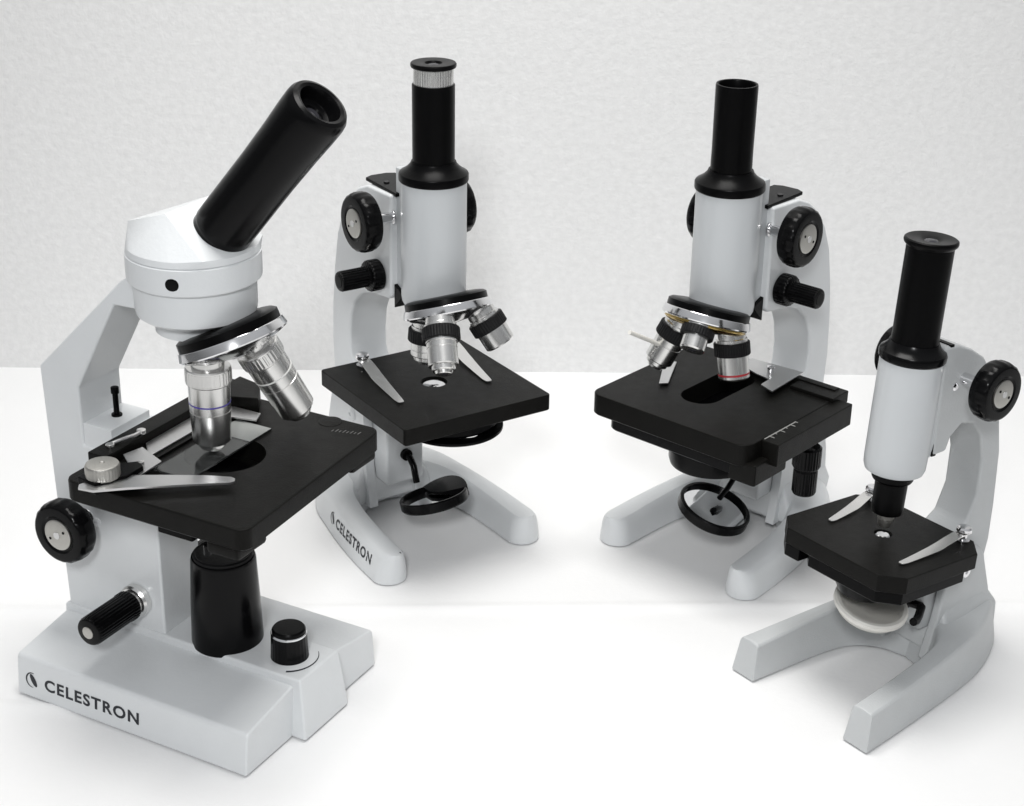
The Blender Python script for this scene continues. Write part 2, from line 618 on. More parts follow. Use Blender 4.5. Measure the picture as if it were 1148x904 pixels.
def nosepiece(parent, xa, za, tau, zd, rd, M=None, thick=8.0):
    t = R(tau)
    d = Vector((math.sin(t), 0, -math.cos(t)))
    C = Vector((xa, 0, za)) + d * zd
    k = MB()
    k.lathe([(0, -1.5), (rd * 0.7, -1.5), (rd * 0.86, -0.8), (rd * 0.925, 0.4), (rd * 0.93, thick), (0, thick)], C, d, 72)
    o = k.build('nosepiece', BLACK_SATIN, parent, M)
    k = MB()
    k.lathe([(rd * 0.5, thick), (rd * 0.95, thick), (rd * 0.965, thick + 0.5), (rd, thick + 4.6), (rd * 0.99, thick + 5.4), (rd * 0.92, thick + 6.6), (rd * 0.60, thick + 11.0), (rd * 0.25, thick + 12.5), (0, thick + 12.5)], C, d, 72)
    k.build('nosepiece_rim', CHROME, o, M)
    k = MB()
    k.cyl(C + d * (thick + 11.5), d, 4.2, 2.2, 0.6, 24)
    k.build('centre_screw', STEEL, o, M)
    return o, d

def objective(parent, xa, za, d, ang, prof, grip, band, L, M=None, band_mat=None, body=SATIN, tip=2.4, grip_mat=RUBBER, marks=()):
    """prof: [(r,s)] along the axis from the apex; grip: (r, s0, s1); band: (r, s)"""
    v = rodrigues((0, 0, -1), d, R(ang))
    P = Vector((xa, 0, za))
    k = MB()
    k.lathe([(0, prof[0][1])] + prof + [(0, prof[-1][1])], P, v, 56)
    o = k.build('objective_lens', body, parent, M, smooth=16)
    if grip:
        k = MB()
        r, s0, s1 = grip
        k.lathe([(r * 0.6, s0), (r * 0.95, s0), (r, s0 + 0.6), (r, s1 - 0.6), (r * 0.95, s1), (r * 0.6, s1)], P, v, teeth=(36, 0.35, s0 + 0.3, s1 - 0.3))
        k.build('grip_ring', grip_mat, o, M)
    if band:
        k = MB()
        k.lathe([(band[0] - 1, band[1]), (band[0], band[1]), (band[0], band[1] + band[2]), (band[0] - 1, band[1] + band[2])], P, v, 56)
        k.build('colour_band', band_mat, o, M)
    k = MB()
    k.lathe([(0, L - 0.4), (tip, L - 0.4), (tip * 0.9, L + 0.1), (tip * 0.4, L + 0.35), (0, L + 0.4)], P, v, 28)
    k.build('front_lens', LENS, o, M)
    return o

def stage_clip(parent, post, tip, z, M=None, width=4.2, bow=5.0, post_mat=CHROME):
    post, tip = Vector((*post, 0)), Vector((*tip, 0))
    D = tip - post
    L = D.length
    t = D.normalized()
    side = Vector((-t.y, t.x, 0))
    path, w = [], []
    for f, h, ww in ((-0.07, 6.5, 0.9), (0.02, 6.8, 1.0), (0.12, 6.6, 1.0), (0.22, 5.2, 1.05), (0.32, 3.6, 1.05), (0.40, 2.4, 1.1), (0.48, 1.7, 1.05), (0.62, 1.2, 0.92), (0.78, 0.7, 0.78), (0.92, 0.45, 0.66), (0.985, 0.75, 0.5), (1.0, 1.0, 0.3)):
        p = post + t * (L * f)
        path.append((p.x, p.y, z + h * bow / 6.8)); w.append(width * ww)
    k = MB()
    k.strip(path, w, 0.8, side)
    o = k.build('stage_clip', SATIN, parent, M)
    k = MB()
    k.cyl((post.x, post.y, z - 0.5), (0, 0, 1), 2.4, bow + 2.4, 0.3, 24)
    k.cyl((post.x, post.y, z), (0, 0, 1), 4.2, 1.4, 0.4, 28)
    k.lathe([(0, 0), (3.9, 0), (4.6, 0.7), (4.6, 2.2), (3.8, 3.2), (2.0, 3.8), (0, 3.9)], (post.x, post.y, z + bow + 1.0), (0, 0, 1), 32)
    k.build('clip_screw', post_mat, o, M)
    return o

def tilted_mirror(parent, c, n, r, w, rim_mat, fork=None, mir_r=None, M=None):
    """round mirror in a rim; n its facing"""
    n = Vector(n).normalized()
    c = Vector(c)
    k = MB()
    k.lathe([(r - 2.6, -w / 2), (r - 0.7, -w / 2), (r, -w / 2 + 0.8), (r, w / 2 - 0.8), (r - 0.7, w / 2), (r - 2.2, w / 2), (r - 2.6, w / 2 - 0.6), (r - 2.6, -w / 2)], c, n, 64)
    o = k.build('mirror', rim_mat, parent, M)
    k = MB()
    k.lathe([(0, -0.8), (r - 2.3, -0.8), (r - 2.3, 0.8), (0, 0.8)], c, n, 64)
    k.build('mirror_glass', MIRROR, o, M)
    return o

def screw_head(mb, p, d, r, h=1.2):
    mb.lathe([(0, -2), (r, -2), (r, h * 0.5), (r * 0.75, h), (r * 0.3, h), (r * 0.25, h * 0.5), (0, h * 0.5)], p, d, 28)

# ------------------------------------------------------------------ school microscope with straight tube
def school_scope(label, loc, yaw, dy, kind):
    t = thing('microscope', label, 'microscope', loc, yaw)
    # --- base: horseshoe foot with a forked upright
    k = MB()
    inner = [(25, 42), (0, 41.5), (-25, 40), (-45, 36), (-60, 28), (-72, 15), (-76, 0)]
    outer = [(25, 66), (0, 65), (-30, 62), (-60, 57), (-90, 50), (-115, 33), (-126, 0)]
    hh = lambda x: 21.5 + 9.0 * min(1, max(0, (25 - x) / 130.0)) ** 1.3
    horseshoe(k, inner, outer, hh, dy=dy)
    ear = [(-121, 10), (-52, 10), (-57, 40), (-60, 82)] + arc(-84, 76, 24, 15, 165, 12) + [(-116, 50)]
    for s in (-1, 1):
        lo, hi = sorted((s * 15.6, s * 22.5))
        k.prism(ear, 'y', lo, hi, 1.6, seg=3)
    k.hull([(x, y, z) for x, y, z in ((-124, 22, 10), (-124, -22, 10), (-58, 34, 10), (-58, -34, 10), (-124, 24, 24), (-124, -24, 24), (-58, 30, 24), (-58, -30, 24), (-116, 19, 46), (-116, -19, 46), (-63, 19, 44), (-63, -19, 44))], 3.0, seg=3)
    base = k.build('base', PAINT, t)
    for s in (-1, 1):
        k = MB()
        screw_head(k, (-77, s * 22.5, 75), (0, s, 0), 5.2, 1.6)
        k.build('hinge_screw', PAINT, base)
    # --- arm
    k = MB()
    out = [(-110, 66), (-117, 95), (-118.5, 120), (-117, 146), (-113, 174), (-107, 201), (-98, 220), (-87, 233), (-75, 242), (-62, 247), (-31, 248), (-31, 177), (-34, 174.5), (-47, 172.8),
           (-60, 171), (-73, 166), (-83, 157), (-89, 145), (-91.5, 130), (-91, 116), (-87, 108), (-78, 103), (-40, 103), (-40, 31), (-57, 31), (-64, 58)]
    k.prism(out, 'y', -15, 15, 2.0, seg=3)
    arm = k.build('arm', PAINT, t)
    k = MB()
    pl = [(-70, -11.5), (-27, -12.5), (-27, 12.5), (-70, 11.5), (-73, 6), (-73, -6)]
    k.prism(pl, 'z', 247.4, 249.8, 0.5)
    cp = k.build('arm_cover', BLACK_SATIN, arm)
    for y in (-5.5, 5.5):
        k = MB()
        k.cyl((-52, y, 249.4), (0, 0, 1), 2.0, 1.2, 0.3, 20)
        k.build('cover_screw', BLACK, cp)
    # --- tube
    k = MB()
    k.lathe([(0, 180), (17.6, 180), (19.8, 180.9), (21.0, 183.2), (21.4, 186.5), (21.4, 266), (0, 266)], seg=88)
    tube = k.build('body_tube', PAINT_TUBE, t)
    k = MB()
    k.box((-32, -10, 181), (-10, 10, 266.5), 1.2)
    k.build('focus_slide', PAINT_TUBE, tube)
    k = MB()
    k.prism([(-31, 169), (-19, 181.5), (-31, 186)], 'y', -12.5, 12.5, 0.5)
    k.build('slide_guide', BLACK_SATIN, tube)
    k = MB()
    k.lathe([(0, 264), (21.8, 264), (22.4, 264.6), (22.6, 265.2), (22.6, 268.6), (22.1, 269.5), (21.0, 270.1), (17.6, 272.4), (15.2, 275.0), (14.3, 277.0), (0, 277)], seg=88)
    k.build('tube_collar', BLACK_SATIN, tube)
    # --- draw tube and eyepiece
    k = MB()
    if kind == 'silver_ring':
        k.lathe([(0, 274), (13.6, 274), (13.6, 326), (13.2, 326.6), (11, 326.6), (0, 326.6)], seg=72)
        k.build('draw_tube', BLACK_SATIN, t)
        k = MB()
        k.lathe([(0, 324), (12.4, 324), (12.6, 325), (12.6, 336.4), (12, 337), (0, 337)], teeth=(44, 0.3, 324.8, 336.5))
        ep = k.build('eyepiece', SATIN, t)
        k = MB()
        k.lathe([(9, 336.4), (12.6, 336.4), (14.2, 337.2), (14.5, 338.0), (14.5, 339.2), (14.0, 339.9), (13.2, 340.1), (5.8, 339.7), (4.8, 338.4), (0, 338.4)], seg=72)
        k.build('eyecup', BLACK_SATIN, ep)
        k = MB()
        k.lathe([(0, 338.0), (4.4, 338.0), (3.0, 338.9), (0, 339.1)], seg=32)
        k.build('eye_lens', LENS, ep)
    else:
        k.lathe([(0, 274), (13.3, 274), (13.1, 290), (13.3, 330.8), (13.0, 331.9), (12.0, 331.9), (11.4, 331.0), (11.0, 327.0), (7.0, 326.2), (6.4, 324.8), (0, 324.8)], seg=72)
        ep = k.build('eyepiece', BLACK_SATIN, t)
        k = MB()
        k.lathe([(0, 324.4), (6.2, 324.4), (4.0, 325.6), (0, 326)], seg=32)
        k.build('eye_lens', LENS, ep)
    # --- focus knobs
    for s in (-1, 1):
        coarse_knob(t, (-31.5, 233), s, 20.0, 29, 42, 9.6)
        k = MB()
        d = (0, s, 0)
        k.lathe([(0, 0), (9.2, 0), (10.6, 1.0), (10.8, 2.2), (10.8, 8.0), (10.0, 9.4), (7.6, 10.0), (7.0, 10.6), (7.0, 29.5), (6.4, 30.6), (5.2, 31), (0, 31)], (-46, s * 15.2, 189), d, teeth=(22, 0.5, 1.5, 30))
        fk = k.build('fine_knob', BLACK, t)
        k = MB()
        k.cyl((-46, s * 46.0, 189), d, 4.4, 0.5, 0.2, 28)
        k.build('knob_cap', BLACK_SATIN, fk)
    # --- revolver and objectives
    nose, d = nosepiece(t, 0, 225, 22 if kind == 'silver_ring' else 20, 39.0, 29.5, thick=4.5)
    def prof(L, rb=9.8, taper=True):
        return [(9.6, 56), (9.6, 59.5), (10.4, 60), (10.4, 61), (rb + 0.6, 61), (rb + 0.6, 70), (rb, 70.2), (rb + 0.5, 70.6), (rb + 0.5, 72), (rb - 0.1, 72.3), (rb - 0.1, 75.4), (rb - 0.35, 75.6), (rb - 0.35, 76.1), (rb - 0.1, 76.3), (rb - 0.2, L - 6.2), (rb - 0.7, L - 5.6), (rb - 2.2, L - 5.3), (rb - 2.3, L - 2.8), (rb - 2.8, L - 2.3), (rb - 4.0, L - 2.1), (rb - 4.6, L - 0.3), (rb - 5.2, L)]
    if kind == 'silver_ring':
        for ang, L, kind_ in ((-14, 86, 0), (106, 82, 1), (-134, 93, 0)):
            pr = prof(L, 10.0) if not kind_ else [(9.6, 56), (9.6, 59.5), (10.4, 60), (10.4, 61), (10.6, 61), (10.6, 70), (10.3, 70.2), (10.5, 71.0), (10.3, L - 0.8), (9.6, L), (6, L)]
            objective(t, 0, 225, d, ang, pr, (12.4, 62, 70.5), None, L, tip=2.4 if not kind_ else 5.6)
    else:
        for ang, L, bm_ in ((37, 87, RED), (-83, 94, YELLOW), (157, 72, YELLOW)):
            rb = 9.8 if L > 75 else 8.2
            if L > 75:
                pr = prof(L, rb)
                if bm_ == RED:
                    pr = [(9.6, 56), (9.6, 59.5), (10.4, 60), (10.4, 61), (10.6, 61), (10.6, 70), (10.0, 70.2), (10.3, 70.6), (10.3, L - 1.2), (9.6, L), (6, L)]
            else:
                pr = [(9.6, 56), (9.6, 59.5), (9.4, 60), (8.2, 61), (8.2, L - 1), (7.4, L), (4, L)]
            objective(t, 0, 225, d, ang, pr, (12.0, 62, 71) if L > 75 else (11.0, 57, 63), (10.36, L - 4.2, 1.3) if bm_ == RED else None, L, band_mat=bm_,
                      tip=5.4 if bm_ == RED else 3.0)
        k = MB()
        t20 = R(20)
        C = Vector((0, 0, 225)) + d * 39
        k.lathe([(rr, s) for rr, s in ((24.5, 11.0), (26.6, 11.4), (27.2, 12.0), (25.4, 13.4), (22.5, 14.4), (20, 14.0))], C, d, 64)
        k.build('brass_ring', BRASS, nose)
        k = MB()
        k.tube([(26, -26, 156.5), (40, -28.5, 164.5), (57, -31, 174)], 1.5)
        k.build('nosepiece_pin', WHITEP, nose)
    # --- stage
    if kind == 'silver_ring':
        k = MB()
        k.plate(rrect(-58, 58, -56, 56, 2.5, 4), 112, 123.5, [(0, 0, 9)], 0.7)
        st = k.build('stage', STAGE, t)
        stage_clip(t, (-49, -28), (21, -37), 123.5)
        stage_clip(t, (-46, 41), (21, 31), 123.5)
        k = MB()
        k.box((-62, -15, 103), (20, 15, 112.2), 1.0)
        k.lathe([(0, 103.4), (31, 103.4), (33, 104.0), (34, 105.5), (34, 112.2), (0, 112.2)], (19, 0, 0), seg=64)
        k.build('stage_bracket', BLACK_SATIN, st)
        # disc diaphragm with round openings, turning below the stage
        k = MB()
        hl = [(24 + 19 * math.cos(R(a)), 19 * math.sin(R(a)), rr) for a, rr in ((180, 7), (120, 5.5), (60, 4.5), (0, 7.5), (-60, 3.5), (-120, 2.5))]
        circ = lambda i: [(24 + (34 - i) * math.cos(2 * math.pi * q / 64), (34 - i) * math.sin(2 * math.pi * q / 64)) for q in range(64)]
        k.plate(circ, 100.4, 102.6, hl, 0.4)
        k.cyl((24, 0, 99.2), (0, 0, 1), 3.2, 5, 0.4, 24)
        k.build('disc_diaphragm', BLACK_SATIN, st)
        k = MB()
        k.lathe([(0, 120.5), (8.8, 120.5), (8.8, 121.6), (6.4, 122.6), (3.5, 123.2), (0, 123.4)], seg=40)
        k.build('stage_lens', CHROME, st)
    else:
        k = MB()
        slot = []
        for q in range(21):
            a = R(-90 + 180 * q / 20)
            slot.append((13 + 13.5 * math.cos(a), -2 + 13.5 * math.sin(a)))
        for q in range(21):
            a = R(90 + 180 * q / 20)
            slot.append((-26 + 13.5 * math.cos(a), -2 + 13.5 * math.sin(a)))
        k.plate(rrect(-62, 60, -60, 66, 9, 6), 109, 124, [slot], 1.0)
        st = k.build('stage', STAGE, t)
        k = MB()
        k.plate(rrect(-40, 54, -50, 60, 10, 6), 99, 109.4, [(0, 0, 11)], 0.8)
        k.lathe([(12, 70), (24, 70), (27.5, 71.5), (28.5, 75), (28.5, 83), (31, 84.5), (31, 99.4), (12, 99.4)], seg=64)
        k.box((-60, -14, 98), (-20, 14, 109.2), 1.0)
        k.build('condenser', BLACK, st)
        k = MB()
        k.lathe([(0, 100), (11.8, 100), (9, 103), (5, 104.4), (0, 105)], seg=40)
        k.build('condenser_lens', LENS, st)
        # specimen carriage along the right edge
        k = MB()
        k.box((-47, 56, 108), (42, 78, 123.4), 0.8)
        k.box((-58, 34, 118), (-38, 68, 126.5), 0.8)
        k.box((20, 52, 97), (57, 72, 112), 1.5)
        k.box((-62, 52, 119), (-54, 62, 124), 0.5)
        k.box((-56, -18, 123.6), (-50, 62, 127.4), 0.5)
        car = k.build('specimen_carriage', STAGE, t)
        k = MB()
        k.prism([(-56, -9), (-60, 31), (-17.5, 33.5), (-22, 21.5), (-33.5, 20.5), (-35.5, 9), (-42, -10)], 'z', 127.2, 128.4, 0.25)
        k.build('specimen_holder', STEEL, car)
        k = MB()
        k.prism([(-19, -46), (-14, -53), (20, -32), (15, -28)], 'z', 125.2, 126.2, 0.25)
        k.build('specimen_holder', STEEL, car)
        k = MB()
        k.cyl((-45, 14, 128), (0, 0, 1), 3.0, 4.6, 1.4, 24)
        k.build('holder_screw', CHROME, car)
        k = MB()
        for i in range(1, 7):
            k.box((-2 + 6 * i, 62, 123.3), (-1.4 + 6 * i, 68 if i % 2 else 70, 123.7), 0)
        k.box((4, 66, 123.3), (40, 66.7, 123.72), 0)
        k.build('scale_marks', SCALEINK, car)
        k = MB()
        k.lathe([(0, 0), (3.2, 0), (3.2, 3), (4.6, 4), (4.6, 9), (3, 10), (3, 14), (0, 14)], (-15, 66, 112.5), (0, 0, -1), 32)
        k.build('knob_shaft', CHROME, car)
        k = MB()
        k.lathe([(0, 0), (8.0, 0), (9.6, 1.2), (9.6, 14), (8.8, 15.6), (7.6, 16.4), (7.6, 17.2), (8.2, 18.4), (8.2, 33), (7.4, 34.6), (0, 34.6)], (-15, 66, 100), (0, 0, -1), teeth=(24, 0.4, 1, 34))
        k.build('carriage_knob', BLACK, car)
    # --- mirror below
    if kind == 'silver_ring':
        c = (0, 0, 40)
        n = cam_dir(yaw, -0.20, 0.90, 0.22)
        c = Vector((0, 0, 35))
        k = MB()
        k.lathe([(21.6, -1.6), (21.8, 2.8), (22.6, 3.6), (23.6, 3.6), (24.2, 2.8), (24.2, -2.6), (23.4, -3.8), (21.0, -4.2), (0, -4.4), (0, -1.8), (21.6, -1.6)], c, n, 64)
        mr = k.build('mirror', BLACK, t)
        k = MB()
        k.lathe([(0, -1.7), (21.5, -1.7), (21.5, -0.4), (0, -0.4)], c, n, 64)
        k.build('mirror_glass', MIRROR, mr)
        k = MB()
        k.tube([(-39, 0, 53), (-33, 0, 52.5), (-28, 0, 48), (-26, 0, 42), (-24, 0, 37)], 2.4)
        k.cyl((-40.5, 0, 53), (1, 0, 0), 4.2, 4.0, 0.5, 24)
        nn = n.normalized()
        e1 = nn.cross(cam_dir(yaw, 0, 0, 1)).normalized()
        if e1.dot(cam_dir(yaw, 1, 0, 0)) < 0: e1 = -e1
        e2 = nn.cross(e1).normalized()
        if e2.dot(cam_dir(yaw, 0, 1, 0)) < 0: e2 = -e2
        hp = []
        for q in range(15):
            a = R(-4 + 112 * q / 14)
            rim = c + (e1 * math.cos(a) + e2 * math.sin(a)) * 24.6
            hp += [rim - nn * 3.0, rim + nn * (3.0 + 5.5 * math.sin(math.pi * (q + 0.5) / 15))]
        for a in (-4, 108):
            inn = c + (e1 * math.cos(R(a)) + e2 * math.sin(R(a))) * 8
            hp += [inn + nn * 1.2, inn + nn * 3.2]
        k.hull(hp, 0.6, ang=35)
    else:
        c = (0, 6, 37)
        n = cam_dir(yaw, 0.30, 0.80, 0.52)
        mr = tilted_mirror(t, c, n, 25.5, 7.5, BLACK)
        k = MB()
        k.tube([(-39, 2, 64), (-33, 3, 60), (-27, 4, 52), (-16, 5, 46), (-6, 6, 43)], 2.0)
        k.lathe([(0, 0), (3.0, 0), (4.0, 1), (4.0, 5), (0, 6)], (-34, -1, 60), (0, 1, 0.2), 24)
    k.build('mirror_holder', BLACK, mr)
    return t, base

LOC2 = Vector((-52.87, 1042.55, 0)) * MM
LOC3 = Vector((135.91, 1034.93, 0)) * MM
LOC1 = Vector((-261.27, 906.49, 0)) * MM
LOC4 = Vector((221.5, 882.6, 0)) * MM

scope2, base2 = school_scope('upright grey microscope with a silver ring under its eyepiece and lettering along one foot', LOC2, -56.36, 3.5, 'silver_ring')
word, wf, ww = text_shape('CELESTRON', 7.0)
sx = 60.0 / ww
word2 = [(x * sx, y) for x, y in word]
ev, ef = emblem_shape(8.5)
# along the outer side of the near foot
u2 = Vector((1, -0.075, 0))
print_on('lettering', [(word2, wf, 8, 0), (ev, ef, -3.5, -0.6)], (-49, -56, 9.5), u2, (0, 0.42, 1), (0, -1, 0.42), base2, base2, INK, 0.2)

chip = [(0.9 * math.cos(2 * math.pi * q / 9) * (1 + 0.35 * math.sin(q * 2.3)), 0.6 * math.sin(2 * math.pi * q / 9) * (1 + 0.3 * math.cos(q * 1.7))) for q in range(9)]
print_on('paint_chip', [(chip, [tuple(range(9))], 0, 0)], (33, -46, 22), (1, 0, 0), (0, 1, 0), (0.25, 0, 1), base2, base2, INK, 0.1)

scope3, base3 = school_scope('upright grey microscope with plain black eyepiece and thick stage carrying a sliding specimen holder', LOC3, -131.1, -3.5, 'plain')

# ------------------------------------------------------------------ small microscope, tube leaning back
def small_scope():
    yaw = -142.0
    t = thing('microscope', 'small grey microscope with square toes and a short tube ending in one black objective', 'microscope', LOC4, yaw)
    k = MB()
    inner = [(61.5, 36.5), (30, 35), (0, 33), (-18, 29), (-31, 18), (-37, 0)]
    outer = [(61.5, 55), (25, 51.5), (-20, 46), (-55, 40), (-82, 30), (-103, 17), (-112, 0)]
    hh = lambda x: 23.5 + 11.0 * min(1, max(0, (62 - x) / 130.0)) ** 1.2
    horseshoe(k, inner, outer, hh, round_tip=False, sharp=True, slant=4.0)
    ear = [(-94, 10), (-30, 10), (-38, 36), (-42, 62)] + arc(-61, 62, 17.5, 10, 170, 10) + [(-86, 44)]
    for s in (-1, 1):
        lo, hi = sorted((s * 13.4, s * 19.5))
        k.prism(ear, 'y', lo, hi, 1.6, seg=3)
    k.hull([(x, y, z) for x, y, z in ((-98, 20, 12), (-98, -20, 12), (-36, 30, 12), (-36, -30, 12), (-97, 20, 30), (-97, -20, 30), (-38, 28, 26), (-38, -28, 26), (-84, 18, 46), (-84, -18, 46), (-44, 17, 44), (-44, -17, 44))], 3, seg=3)
    base = k.build('base', PAINT_SHADE, t)
    for s in (-1, 1):
        k = MB()
        screw_head(k, (-58, s * 19.5, 64), (0, s, 0), 4.6, 2.0)
        k.build('hinge_screw', CHROME, base)
    # everything above the hinge leans back a little
    T = Matrix.Translation((0, 0, 98)) @ Matrix.Rotation(R(-3.6), 4, 'Y') @ Matrix.Translation((0, 0, -98))
    k = MB()
    out = [(-84, 52), (-89, 80), (-89, 105), (-87, 140), (-81, 168), (-71, 192), (-58, 207), (-46, 214), (-33, 219), (-20.5, 219.5), (-20.5, 151), (-33, 151.5), (-36, 160), (-45, 167), (-56, 165), (-65, 155), (-70, 138), (-70, 114), (-63, 97), (-52, 90), (-30, 90), (-30, 30), (-46, 30), (-56, 48)]
    out = [(x + (z - 98) * 0.063, z) for x, z in out]
    k.prism(out, 'y', -12.8, 12.8, 2.2, seg=3)
    arm = k.build('arm', PAINT_SHADE, t, T)
    k = MB()
    k.box((-21, -12.2, 150.5), (-17.2, 12.2, 220), 0.4)
    k.build('slide_guide', BLACK_SATIN, arm, T)
    k = MB()
    k.lathe([(0, 141), (14.5, 141), (17.0, 142.2), (18.0, 145), (18.2, 150), (18.2, 213), (0, 213)], seg=72)
    tube = k.build('body_tube', PAINT_TUBE, t, T)
    k = MB()
    k.box((-17.4, -11.5, 150), (-8, 11.5, 216), 0.8)
    k.build('focus_slide', PAINT_TUBE, tube, T)
    k = MB()
    k.lathe([(0, 211), (18.4, 211), (19.2, 212), (19.4, 214.8), (18.8, 216.2), (17.0, 217.4), (15.0, 219.6), (14.0, 222), (0, 222)], seg=72)
    k.build('tube_collar', BLACK, tube, T)
    k = MB()
    k.lathe([(0, 218), (13.7, 218), (13.4, 228), (13.4, 277.5), (15.0, 279.2), (15.3, 280.4), (15.1, 281.6), (14.2, 282.2), (7, 281.6), (4.6, 280.6), (0, 280.6)], seg=72)
    ep = k.build('eyepiece', BLACK_SATIN, t, T)
    k = MB()
    k.lathe([(0, 280.3), (4.4, 280.3), (3, 281.3), (0, 281.6)], seg=32)
    k.build('eye_lens', LENS, ep, T)
    for s in (-1, 1):
        coarse_knob(t, (-34, 197), s, 18.0, 28.5, 41, 8.4, T, cap=ALUM, axle=7.5, ytube=11)
    for s in (-1, 1):
        k = MB()
        k.lathe([(0, -1), (2.4, -1), (2.4, 0.6), (1.4, 1.4), (0, 1.4)], (-27, s * 12.8, 193), (0, s, 0), 24)
        k.build('arm_screw', CHROME, arm, T)
    # objective
    k = MB()
    k.lathe([(0, 141.5), (12.2, 141.5), (12.2, 137), (11.4, 135.6), (9.6, 134.6), (9.4, 118), (8.8, 114.6), (4.8, 113.4), (0, 113.4)], seg=56)
    ob = k.build('objective_lens', BLACK_SATIN, t, T)
    k = MB()
    k.lathe([(0, 114), (5.0, 114), (5.0, 110.6), (4.4, 110), (4.2, 106.8), (3.2, 104.8), (0, 104.4)], seg=36)
    tip = k.build('lens_tip', ALUM, ob, T)
    # stage
    k = MB()
    k.plate(rrect(-41, 45, -47, 47, 12, 1), 89.5, 100, [(0, 0, 5.5)], 0.8)
    st = k.build('stage', STAGE, t, T)
    k = MB()
    k.plate(rrect(-36, 41, -30, 43, 11, 1), 80, 90.0, [(0, 0, 5)], 0.7)
    k.prism([(44.5, -35), (33, -46.5), (22, -46.5), (22, -24), (44.5, -24)], 'z', 82, 90.2, 0.5)
    k.lathe([(6, 66), (13, 66), (16, 68), (22, 80.5), (6, 80.5)], (14, 4, 0), seg=48)
    k.box((-34, -12, 78), (-20, 12, 90), 0.8)
    k.build('stage_bracket', BLACK_SATIN, st, T)
    k = MB()
    k.lathe([(0, 98.6), (5.2, 98.6), (3.6, 99.6), (2.6, 99.2), (0, 99.2)], seg=32)
    k.build('stage_lens', CHROME, st, T)
    stage_clip(t, (-31, -36), (17, -27), 100, T, width=3.4, bow=5)
    stage_clip(t, (-35, 31), (24, 33), 100, T, width=3.4, bow=5)
    for s in (-1, 1):
        k = MB()
        k.lathe([(0, 0), (3.4, 0), (3.4, 3), (0, 3.6)], (-30, s * 36, 90), (0, 0, -1), 24)
        k.build('clip_nut', CHROME, st, T)
    # mirror under the stage, white rim
    n = cam_dir(yaw, 0.17, 0.80, 0.58)
    c = Vector((4, 0, 51))
    nn = n.normalized()
    k = MB()
    k.lathe([(19.6, 4.5), (21.6, 4.5), (22.8, 3.4), (22.8, 1.2), (21.4, 0.2), (19.6, -3.0), (16.5, -5.0), (0, -5.4), (0, -2.6), (15.8, -2.2), (18.6, 1.0), (19.6, 4.5)], c, n, 64)
    mr = k.build('mirror', WHITEP, t)
    k = MB()
    k.lathe([(0, -2.4), (16.2, -2.2), (17.4, -0.6), (0, -1.6)], c, n, 64)
    k.build('mirror_glass', MIRROR, mr)
    k = MB()
    k.tube([(-29, 13, 46), (-22, 17, 44), (-16, 20, 44), (-12, 21, 45)], 2.6)
    k.tube([(-29, -13, 46), (-22, -17, 44), (-16, -20, 44), (-12, -21, 45)], 2.6)
    k.cyl((-31, 0, 44), (1, 0, 0), 5, 4, 0.5, 24)
    k.tube([(-29, -13, 46), (-28, 0, 44), (-29, 13, 46)], 2.6)
    k.build('mirror_holder', BLACK, mr)
    return t
small_scope()

